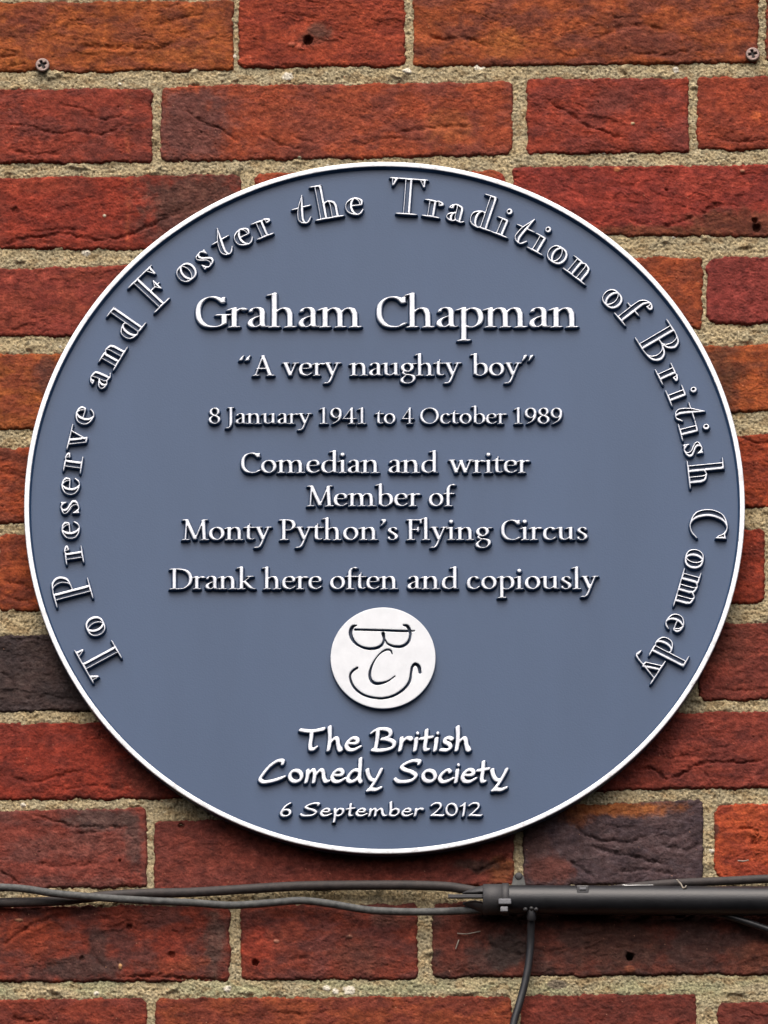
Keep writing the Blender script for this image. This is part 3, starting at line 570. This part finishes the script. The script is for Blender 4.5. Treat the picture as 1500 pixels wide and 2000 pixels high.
# ------------------------------------------------------------------ round plaque
PX0, PY0 = 751, 986.5                   # its centre in the photograph
CEN = at(PX0, PY0, YP)
RIM_R, RIM_IN = 704*S, 693.8*S
RELIEF = 0.0039                       # height of rim and letters over the painted ground
YG = YP + RELIEF                      # painted ground
plaque = empty('plaque', (CEN[0], 0, CEN[2]))
tag(plaque, 'round blue grey memorial plaque with raised silver lettering and rim', 'plaque')
def lathe(profile, n, name, mat, parent, smooth=True):
    """profile: (radius, y) pairs turned about the plaque's axis, running so that faces look outwards"""
    a = np.linspace(0, 2*np.pi, n, endpoint=False); V = []; m = len(profile)
    for r, y in profile: V.append(np.stack([CEN[0]+r*np.cos(a), np.full(n, y), CEN[2]+r*np.sin(a)], 1))
    V = np.vstack(V); k = np.arange(n); k2 = (k+1) % n
    F = np.concatenate([np.stack([i*n+k, (i+1)*n+k, (i+1)*n+k2, i*n+k2], 1) for i in range(m-1)])
    return mesh_arrays(name, V, F.ravel(), np.arange(len(F))*4, mat, parent, smooth)
# back plate: painted ground inside the rim, edge and back hidden behind it
ring = [RIM_IN+.0012, RIM_IN*.97, RIM_IN*.8, RIM_IN*.6, RIM_IN*.4, RIM_IN*.2, .001]
plate = lathe([(.001, -.004)] + [(RIM_IN+.0012, -.004), (RIM_IN+.0012, YG)] + [(r, YG) for r in ring[1:]], 256, 'back_plate', M_PAINT, plaque, False)
def arc(cx, cy, r, a0, a1, n=5): return [(cx+r*math.cos(R(t)), cy-r*math.sin(R(t))) for t in np.linspace(a0, a1, n)]
b_ = .0005
prof = [(RIM_R-.0001, YP+.0018)] + arc(RIM_R-b_, YP+b_, b_, 0, 90) + arc(RIM_IN+.0005, YP+.0003, .0003, 90, 160, 4) + [(RIM_IN+.0001, YP+.0005)]
rim = lathe(prof, 360, 'rim', M_RIM, plaque, True)
lathe([(RIM_IN+.0001, YP+.0005), (RIM_IN-.0009, YG-.0002), (RIM_IN-.0011, YG+.0001)], 360, 'rim_inner_edge', M_PAINT, plaque, True)
lathe([(RIM_R-.006, -.0045), (RIM_R-.0012, -.0048), (RIM_R-.0004, -.0056), (RIM_R-.0001, YP+.0018)], 360, 'outer_edge', M_PAINT, plaque, True)

def relief_mesh(d, X, Z, height, rnd, groove=None, sink=.0006, draft=0.0):
    """turn a distance grid d (metres, negative inside) into a raised, round-edged solid standing on y=0
    returns local vertices (x, y, z), loops, starts, material index (0 face, 1 side)"""
    ny, nx = d.shape; N = ny*nx
    ins = d < 0
    depth = np.maximum(-d, 0)
    top = height - rnd + np.sqrt(np.maximum(rnd**2-(rnd-np.minimum(depth, rnd))**2, 0))
    if groove is not None:
        t, tx, slope, gmax = groove
        cut_ = np.clip((depth-t-tx*np.gradient(d, axis=1)/CELL)*slope, 0, gmax); top = top - cut_
    nh, nv = ny*(nx-1), (ny-1)*nx
    co = np.zeros((N+nh+nv, 3)); co[:N, 0] = X.ravel(); co[:N, 2] = Z.ravel(); co[:N, 1] = -top.ravel()
    def cut(A, B, sl):
        den = np.where(np.abs(A-B) < 1e-12, 1, A-B); t = np.clip(A/den, .02, .98)
        return t
    t = cut(d[:, :-1], d[:, 1:], 0); hx = X[:, :-1]*(1-t)+X[:, 1:]*t; hz = Z[:, :-1]*(1-t)+Z[:, 1:]*t
    co[N:N+nh] = np.stack([hx.ravel(), np.full(nh, -(height-rnd)), hz.ravel()], 1)
    t = cut(d[:-1], d[1:], 0); vx = X[:-1]*(1-t)+X[1:]*t; vz = Z[:-1]*(1-t)+Z[1:]*t
    co[N+nh:] = np.stack([vx.ravel(), np.full(nv, -(height-rnd)), vz.ravel()], 1)
    jj, ii = np.mgrid[0:ny-1, 0:nx-1]
    c0 = jj*nx+ii; ref = {0: c0, 1: c0+1, 2: c0+nx+1, 3: c0+nx, 4: N+jj*(nx-1)+ii, 5: N+nh+jj*nx+ii+1, 6: N+(jj+1)*(nx-1)+ii, 7: N+nh+jj*nx+ii}
    code = ins[:-1, :-1]*1 + ins[:-1, 1:]*2 + ins[1:, 1:]*4 + ins[1:, :-1]*8
    loops, sizes, wa, wb = [], [], [], []
    for c in range(1, 16):
        m = code == c
        if not m.any(): continue
        bits = [bool(c >> k & 1) for k in range(4)]; poly = []
        for k in range(4):
            if bits[k]: poly.append(k)
            if bits[k] != bits[(k+1) % 4]: poly.append(4+k)
        ids = np.stack([ref[k][m] for k in poly], 1)
        loops.append(ids.ravel()); sizes.append(np.full(len(ids), len(poly)))
        for q in range(len(poly)):
            a, b = poly[q], poly[(q+1) % len(poly)]
            if a >= 4 and b >= 4: wa.append(ref[a][m]); wb.append(ref[b][m])
    loops = np.concatenate(loops); sizes = np.concatenate(sizes)
    used, inv = np.unique(loops, return_inverse=True); V = co[used]; loops = inv
    midx = np.zeros(len(sizes), int)
    if groove is not None:                     # the cut channel keeps the paint
        lo = np.maximum.reduceat(np.concatenate([cut_.ravel(), np.zeros(nh+nv)])[used][loops], np.concatenate([[0], np.cumsum(sizes)[:-1]])); midx[lo > .0004] = 1
    wa = np.concatenate(wa); wb = np.concatenate(wb); n0 = len(V)
    ue = np.unique(np.concatenate([wa, wb])); pos = np.searchsorted(ue, wa); pob = np.searchsorted(ue, wb)
    T = co[ue].copy(); B = T.copy(); B[:, 1] = sink; ne = len(ue)
    if draft:                                  # cast sides lean outwards
        gz, gx = np.gradient(d); gm = np.maximum(np.hypot(gx, gz), 1e-9); gx, gz = gx/gm, gz/gm
        def mid(g): return np.concatenate([g.ravel(), ((g[:, :-1]+g[:, 1:])/2).ravel(), ((g[:-1]+g[1:])/2).ravel()])[ue]
        B[:, 0] += draft*mid(gx); B[:, 2] += draft*mid(gz)
    V = np.vstack([V, T, B])
    W = np.stack([n0+pos, n0+ne+pos, n0+ne+pob, n0+pob], 1)
    loops = np.concatenate([loops, W.ravel()]); sizes = np.concatenate([sizes, np.full(len(W), 4)]); midx = np.concatenate([midx, np.ones(len(W), int)])
    return V, loops, np.cumsum(np.concatenate([[0], sizes[:-1]])), midx

CELL = .52*S
def ink(style, ch, bold):
    X, Y = np.meshgrid(np.arange(-30, STYLE[style][0][ch][0]+30, 1.0), np.arange(-45, 112, 2.0))
    c = np.nonzero((glyph_field(style, ch, X, Y, bold) < 0).any(0))[0]; return c[0]-30.5, c[-1]-29.5
def word_flat(style, text, x0, x1, base, cap, bold=1.0, name='raised_word'):
    """one raised word: measured left and right ends, baseline and cap height in photograph pixels"""
    A, B = at(x0, base, YP), at(x1, base, YP); k = (at(x0, base-cap, YP)[2]-A[2])/100     # metres per glyph unit
    tab = STYLE[style][0]; adv = [tab[c][0] for c in text]; W = (B[0]-A[0])/k
    lsb = ink(style, text[0], bold)[0]; rsb = adv[-1]-ink(style, text[-1], bold)[1]; nat = sum(adv)-lsb-rsb
    sx = min(1.13, max(.84, W/nat)); tr = (W/sx-nat)/max(1, len(text)-1)
    x = np.arange(A[0]-12*k, B[0]+14*k, CELL); z = np.arange(-48*k, 116*k, CELL); X, Z = np.meshgrid(x, z)
    f = np.full(X.shape, 50.0); pen = -lsb
    for c, a in zip(text, adv):
        i0, i1 = np.searchsorted(x, [A[0]+(pen-24)*k*sx, A[0]+(pen+a+24)*k*sx])
        g = glyph_field(style, c, (X[:, i0:i1]-A[0])/(k*sx)-pen, Z[:, i0:i1]/k, bold)
        f[:, i0:i1] = np.minimum(f[:, i0:i1], g); pen += a+tr
    d = true_distance(f, CELL)
    V, L, st, mi = relief_mesh(d, X, Z, RELIEF, (.0009 if cap > 50 else .0007) if style == 'roman' else .0006, draft=.0008)
    V = V + np.array([0, YG, A[2]])
    return mesh_arrays(name, V, L, st, [M_SILVER, M_PAINT], plaque, True, mi)
LINES = [
 ('roman', [('Graham', 381, 708), ('Chapman', 735, 1131)], 640, 63, .96),
 ('roman', [('\u201cA', 466, 537), ('very', 550, 667), ('naughty', 681, 902), ('boy\u201d', 918, 1043)], 734, 40.5, .98),
 ('roman', [('8', 407, 431), ('January', 440, 610), ('1941', 623, 716), ('to', 731, 773), ('4', 784, 809), ('October', 820, 991), ('1989', 1003, 1099)], 828, 33, 1.0),
 ('roman', [('Comedian', 470, 742), ('and', 758, 856), ('writer', 875, 1036)], 924, 41, .98),
 ('roman', [('Member', 598, 823), ('of', 837, 891)], 989, 41, .98),
 ('roman', [('Monty', 354, 532), ("Python's", 544, 778), ('Flying', 793, 963), ('Circus', 978, 1148)], 1055, 41, .98),
 ('roman', [('Drank', 330, 500), ('here', 511, 629), ('often', 644, 778), ('and', 795, 896), ('copiously', 911, 1170)], 1151, 41, .98),
 ('brush', [('The', 583, 707), ('British', 722, 921)], 1466, 43, 1.28),
 ('brush', [('Comedy', 504, 749), ('Society', 768, 994)], 1528, 43, 1.28),
 ('brush', [('6', 546, 574), ('September', 585, 829), ('2012', 840, 943)], 1594, 25.5, 1.25),
]
for style, words, base, cap, bold in LINES:
    for text, x0, x1 in words: word_flat(style, text, x0, x1, base, cap, bold)

# ring inscription: every letter where the photograph has its middle
RING = [
 [('T', 182.5, 1292), ('o', 181.5, 1225)],
 [('P', 133, 1149), ('r', 137.5, 1081), ('e', 131, 1034.6), ('s', 131, 991), ('e', 132, 948), ('r', 139, 901), ('v', 145, 855), ('e', 162, 810)],
 [('a', 194, 738), ('n', 220, 692), ('d', 245, 634)],
 [('F', 294, 560), ('o', 366, 534), ('s', 402, 510), ('t', 436, 478), ('e', 478, 467), ('r', 518, 449)],
 [('t', 592, 418), ('h', 640, 404), ('e', 694, 410)],
 [('T', 796, 389), ('r', 847.5, 413), ('a', 891, 421), ('d', 943, 419), ('i', 984, 436), ('t', 1023.6, 452.5), ('i', 1057, 469), ('o', 1089, 497), ('n', 1132, 527)],
 [('o', 1199, 581), ('f', 1242, 605.5)],
 [('B', 1293, 667.6), ('r', 1313, 730), ('i', 1335, 767), ('t', 1352, 803), ('i', 1359, 837), ('s', 1361, 875.5), ('h', 1385, 923)],
 [('C', 1390, 1028), ('o', 1358.6, 1092), ('m', 1345, 1152), ('e', 1316.6, 1216), ('d', 1305, 1270), ('y', 1265, 1301)],
]
RB = 596*S; RK = .765*S               # baseline radius, metres per glyph unit
_cache = {}
def ring_glyph(ch):
    if ch not in _cache:
        a = OPEN[ch][0]; x = np.arange(-10*RK, (a+10)*RK, CELL*.9); z = np.arange(-34*RK, 108*RK, CELL*.9); X, Z = np.meshgrid(x, z)
        d = true_distance(glyph_field('open', ch, X/RK, Z/RK), CELL*.9)
        V, L, st, mi = relief_mesh(d, X, Z, RELIEF, .0005, groove=(.00112, .0005, 8.0, .0020), draft=.0008)
        V[:, 0] = (V[:, 0]-a*RK/2)*.94; _cache[ch] = (V, L, st, mi)
    return _cache[ch]
for word in RING:
    VV, LL, SS, MI = [], [], [], []; nv = nl = 0
    for ch, px, py in word:
        P = at(px, py, YP) - CEN; th = math.atan2(P[2], P[0]); V, L, st, mi = ring_glyph(ch)
        up = np.array([math.cos(th), math.sin(th)]); rt_ = np.array([up[1], -up[0]])
        Q = np.zeros_like(V); Q[:, 1] = V[:, 1] + YG
        for k, ax in ((0, 0), (1, 2)): Q[:, ax] = CEN[ax] + V[:, 0]*rt_[k] + (RB+V[:, 2])*up[k]
        VV.append(Q); LL.append(L+nv); SS.append(st+nl); MI.append(mi); nv += len(V); nl += len(L)
    mesh_arrays('raised_word', np.vstack(VV), np.concatenate(LL), np.concatenate(SS), [M_SILVER, M_PAINT], plaque, True, np.concatenate(MI))

# white disc emblem with a face drawn in cut lines
FACE = ['425,290,24 700,296,24 1000,306,24 1092,303,6', '440,243,12 400,256,34 374,320,40 398,400,36 460,462,26 560,500,30 660,496,34 725,460,30 750,400,26 741,333,40',
 '760,398,14 792,446,22 860,475,28 950,476,32 1020,430,32 1046,350,28 1034,285,36 1010,250,36 968,238,16',
 '842,560,10 825,522,20 780,514,22 720,545,16 660,610,14 615,690,22 590,790,30 610,860,34 660,890,36 730,885,28 800,860,18 874,808,10',
 '450,715,26 395,755,26 370,800,24 385,880,26 440,960,28 530,1020,26 640,1050,26 740,1055,26 860,1025,28 970,955,30 1035,870,30 1055,770,26 1068,705,28 1100,675,36 1140,700,40 1155,765,34']
EC = at(748.2, 1285, YP); ER = 102.3*S; q_ = 260/1500*S
x = np.arange(-ER*1.05, ER*1.05, .75*S); X, Z = np.meshgrid(x, x)
f = np.hypot(X, Z) - ER
for s in FACE:
    P = [[float(v) for v in p.split(',')] for p in s.split()]
    P = spline([((a-740)*q_, -(b-606)*q_/.957, max(c_, 13)*.5*q_) for a, b, c_ in P], .4*S)
    for a, b, r_ in P: f = np.maximum(f, r_-np.hypot(X-a, Z-b))
V, L, st, mi = relief_mesh(true_distance(f, .75*S), X, Z, RELIEF, .0004, draft=.0003)
emblem = mesh_arrays('emblem', V+np.array([EC[0], YG, EC[2]]), L, st, [M_EMBLEM, M_PAINT], plaque, True, mi)
emblem['label'] = 'white disc with a smiling face in glasses drawn by cut lines'
# ------------------------------------------------------------------ duct and cables under the plaque
def path(pts, n=14):
    """smooth 3-D line through (pixel x, pixel y, depth y in metres)"""
    W = np.array([at(a, b, y) for a, b, y in pts]); t = np.arange(len(W)); out = []
    T = np.linspace(0, len(W)-1, (len(W)-1)*n+1)
    for k in range(3):
        m = np.gradient(W[:, k]); i = np.minimum(T.astype(int), len(W)-2); u = T-i
        out.append((2*u**3-3*u**2+1)*W[i, k]+(u**3-2*u**2+u)*m[i]+(-2*u**3+3*u**2)*W[i+1, k]+(u**3-u**2)*m[i+1])
    return np.stack(out, 1)
DY = -.0125; DR = .0088
A0, A1 = at(958, 1757, DY), at(1960, 1762, DY)
duct = empty('cable_duct', (A0[0], 0, A0[2]))
tag(duct, 'thick black plastic cable duct clipped to the wall below the plaque', 'cable duct')
mb = MB(); mb.tube(np.linspace(A0, A1, 60), DR, 40); mb.build('tube', M_DUCT, duct)
C0, C1_ = at(943, 1757, DY), at(981, 1757, DY)
mb = MB(); mb.tube([C0, C0+(.0004, 0, 0), C1_-(.0004, 0, 0), C1_], [DR+.0001, DR+.0006, DR+.0006, DR+.0001], 40); mb.build('collar', M_DUCT2, duct)
# open spout at the end: two tapering half shells with the cables running out between them
mb = MB()
for lo, hi, x_end, r_end, dz in ((20, 160, 903, .0052, -.0030), (200, 335, 904, .0060, .0010)):
    V, F = [], []; n = 14; m = 8
    for i in range(m):
        t = i/(m-1); c = at(944+(x_end-944)*t, 1757-6*t, DY); r = DR*.97*(1-t**1.6)+r_end*t**1.6; c = c+np.array([0, 0, dz*t])
        g = 1-.75*t**3
        for sh in (0, .0011):
            for k in range(n):
                th = R((lo+hi)/2+(hi-lo)/2*g*(2*k/(n-1)-1)); V.append(c+np.array([0, -math.cos(th)*(r-sh), math.sin(th)*(r-sh)]))
    for i in range(m-1):
        for k in range(n-1):
            o, q = i*2*n+k, (i+1)*2*n+k
            F.append([o, o+1, q+1, q]); F.append([o+n, q+n, q+n+1, o+n+1])
        for k in (0, n-1):
            o, q = i*2*n+k, (i+1)*2*n+k; F.append([o, q, q+n, o+n])
    for k in range(n-1):
        o = (m-1)*2*n+k; F.append([o, o+1, o+1+n, o+n])
    mb.add(V, F)
mb.box(at(909, 1751, DY-.0055), (.0104, .0016, .0011), .0004)
mb.build('spout', M_DUCT2, duct)
# pipe clip: band round the duct, lug with rivet above, bolt below
B0, B1 = at(980, 1757, DY), at(994, 1757, DY)
clip = None
mb = MB(); mb.tube([B0, B0+(.0003, 0, 0), B1-(.0003, 0, 0), B1], [DR+.0004, DR+.0011, DR+.0011, DR+.0004], 40); clip = mb.build('clip_band', M_DUCT2, duct)
P = at(986, 1761.5, DY-DR-.0018); mb = MB(); mb.box(P, (.0038, .0017, .0017), .0006); mb.build('nut', M_STEEL, clip)
P = at(984.5, 1777, DY-DR-.0012); mb = MB(); mb.box(P, (.0022, .0022, .0015), .0005); mb.build('bolt', M_STEEL, clip)
mb = MB(); pts = []
L0 = at(1013, 1731, -.0045); L1 = at(1013, 1706, -.0016)
n = 18; V, F = [], []
outl = [(-.0044, -.003), (.0044, -.003), (.0042, .0008)] + [(.0034*math.cos(R(t)), .0052+.0032*math.sin(R(t))) for t in range(0, 181, 18)] + [(-.0042, .0008)]
k = len(outl)
for y in (-.0028, -.0005):
    V += [np.array([L0[0]+a, y, L0[2]+b]) for a, b in outl]
F = [list(range(k)), list(range(k, 2*k))[::-1]] + [[i, i+k, (i+1) % k+k, (i+1) % k] for i in range(k)]
mb.add(V, F, False); lug = mb.build('clip_lug', M_CABLE_G, duct)
P = at(1013, 1711, -.0028)
mb = MB(); mb.tube([P+(0, .001, 0), P, P+(0, -.0004, 0), P+(0, -.0007, 0), P+(0, -.0008, 0)], [.0023, .0023, .0022, .0016, .0002], 20); mb.build('rivet', M_DUCT2, lug)
# square stop on top of the duct
P = at(1138, 1739, DY-DR*.72); mb = MB(); mb.box(P, (.0036, .0022, .0026), .0006); mb.box(P+(0, .004, -.006), (.0034, .004, .0045), .0008); stop = mb.build('stop_block', M_CABLE_B, duct)
P = P+(0, -.0021, .0004); mb = MB(); mb.box(P, (.0020, .0009, .0007), .0003); mb.build('screw_head', M_STEEL, stop)
# worn white streak on the duct's top
mb = MB(); mb.tube(path([(1217, 1728.6, DY-.0036), (1224, 1729.6, DY-.0052), (1248, 1729, DY-.0046), (1276, 1728.6, DY-.0042)], 8), [.0005]*9+[.00035]*8+[.00022]*8, 8); mb.build('paint_drip', M_CHALK, duct)

def cable(name, label, pts, rad, mat, group=None):
    P = path(pts); o = empty(name, P[0]); tag(o, label, 'cable', group)
    mb = MB(); mb.tube(P, rad, 20); mb.build('sheath', mat, o); return o
g_ = 'cables along the foot of the plaque'
cable('cable', 'pale grey wavy cable in front, running out of the left of the black duct',
      [(-260, 1752, -.010), (-150, 1738, -.010), (-60, 1733, -.010), (0, 1733, -.0105), (48, 1736, -.011), (107, 1745, -.0115), (170, 1751, -.012), (235, 1756, -.012), (305, 1760, -.011), (373, 1763, -.0095), (453, 1768, -.0085), (533, 1763, -.0075), (587, 1759, -.0075), (640, 1764.5, -.0075), (709, 1776, -.008), (760, 1780, -.0085), (830, 1781, -.009), (900, 1779, -.010), (946, 1776, -.0125)], .0023, M_CABLE_G, g_)
cable('cable', 'dark brown cable behind the grey one, highest where it enters the duct',
      [(-260, 1768, -.004), (-100, 1765, -.004), (0, 1763, -.004), (107, 1760, -.0042), (213, 1749, -.0045), (293, 1744.5, -.005), (373, 1743, -.005), (480, 1736.5, -.005), (587, 1730.5, -.005), (700, 1729, -.006), (800, 1729, -.007), (870, 1731.5, -.008), (915, 1738, -.0095), (950, 1746, -.0115)], .0029, M_CABLE_D, g_)
cable('cable', 'grey cable slipping down behind the top of the black duct at right',
      [(1080, 1752, -.0035), (1160, 1743, -.0035), (1230, 1733, -.0036), (1290, 1727, -.0038), (1360, 1723, -.004), (1430, 1720, -.004), (1520, 1716, -.004), (1700, 1716, -.004), (1960, 1718, -.004)], .0026, M_CABLE_D, g_)
cable('cable', 'thin dark cable sloping down from under the duct at lower right',
      [(1330, 1770, -.007), (1385, 1779, -.0085), (1425, 1790, -.009), (1465, 1803, -.009), (1500, 1815, -.008), (1560, 1836, -.007), (1680, 1874, -.006), (1900, 1920, -.005)], .0021, M_CABLE_B, g_)
drop = cable('cable', 'short black cable hanging straight down from the underside of the duct',
      [(1038, 1776, -.0150), (1038, 1790, -.0140), (1037, 1815, -.0110), (1036, 1845, -.0085), (1032, 1885, -.0075), (1024, 1925, -.0070), (1013, 1965, -.0070), (1003, 2000, -.0070), (994, 2060, -.0070), (985, 2180, -.006)], .0023, M_CABLE_B, g_)
mb = MB(); P = at(1038, 1782, -.0148); mb.tube([P+(0, 0, .0035), P+(0, 0, .002), P+(0, .0004, -.0042), P+(0, .0006, -.0046)], [.0026, .0030, .0029, .0026], 20); mb.build('gland', M_CABLE_B, drop)
mb = MB()
for a, b in ((1026, 1776), (1038, 1774), (1047, 1776)):
    P = at(a, b, -.0185); mb.tube([P+(0, .003, 0), P, P+(0, -.0007, 0), P+(0, -.001, 0)], [.0013, .0013, .0009, .0002], 12)
mb.build('gland_screw', M_DUCT2, drop)

# ------------------------------------------------------------------ screws left in the brickwork
def screw(px, py, rot, label):
    c = at(px, py, -.0010); r = .0043; o = empty('screw', (c[0], -.0010, c[2])); tag(o, label, 'screw', 'screws left in the wall')
    x = np.arange(-r*1.1, r*1.1, .00012); X, Z = np.meshgrid(x, x)
    f = np.hypot(X, Z)-r; cs, sn = math.cos(R(rot)), math.sin(R(rot)); U, V_ = cs*X+sn*Z, -sn*X+cs*Z
    cross = np.minimum(np.maximum(np.abs(U)-r*.60, np.abs(V_)-r*.15), np.maximum(np.abs(V_)-r*.60, np.abs(U)-r*.15))
    cross = np.minimum(cross, np.abs(U)+np.abs(V_)-r*.38)
    V, L, st, mi = relief_mesh(true_distance(np.maximum(f, -cross), .00012), X, Z, .0016, .0007, sink=.001)
    mesh_arrays('screw_head', V+np.array([c[0], -.0014, c[2]]), L, st, [M_SCREW, M_CABLE_D], o, True, mi)
    mb = MB(); mb.tube([np.array([c[0], -.0012, c[2]]), np.array([c[0], .004, c[2]]), np.array([c[0], .020, c[2]])], [r*.8, .0022, .0018], 20); mb.build('shank', M_CABLE_D, o)
screw(83, 128, 25, 'tarnished cross head screw at the lower edge of the orange brick at top left')
screw(1470, 107, 12, 'tarnished cross head screw at the corner of the brick at top right')

# ------------------------------------------------------------------ bits of straw caught on the wall
def straw(pts, rad, label):
    P = path(pts, 6); o = MB(); o.tube(P, rad, 8); s = o.build('straw', M_STRAW); s.data.transform(Matrix.Translation(-Vector(P[0]))); s.location = P[0]
    tag(s, label, 'straw', 'bits of dry straw')
straw([(1322, 1718, -.0096), (1330, 1727, -.0160), (1335, 1735, -.0195), (1341, 1730, -.0195)], .0005, 'bent pale straw lying across the top of the black duct')
straw([(893, 1823, -.0015), (912, 1824, -.0022), (938, 1819, -.0012)], .00035, 'thin straw lying level on the dark brick left of the hanging cable')
straw([(890, 1853, -.0012), (894, 1842, -.0018), (896, 1836, -.0012)], .0004, 'short upright straw on the dark brick left of the hanging cable')
straw([(1441, 1681, -.0016), (1452, 1682, -.0022), (1462, 1680, -.0016)], .00045, 'tiny straw on the bright red brick above the right end of the duct')
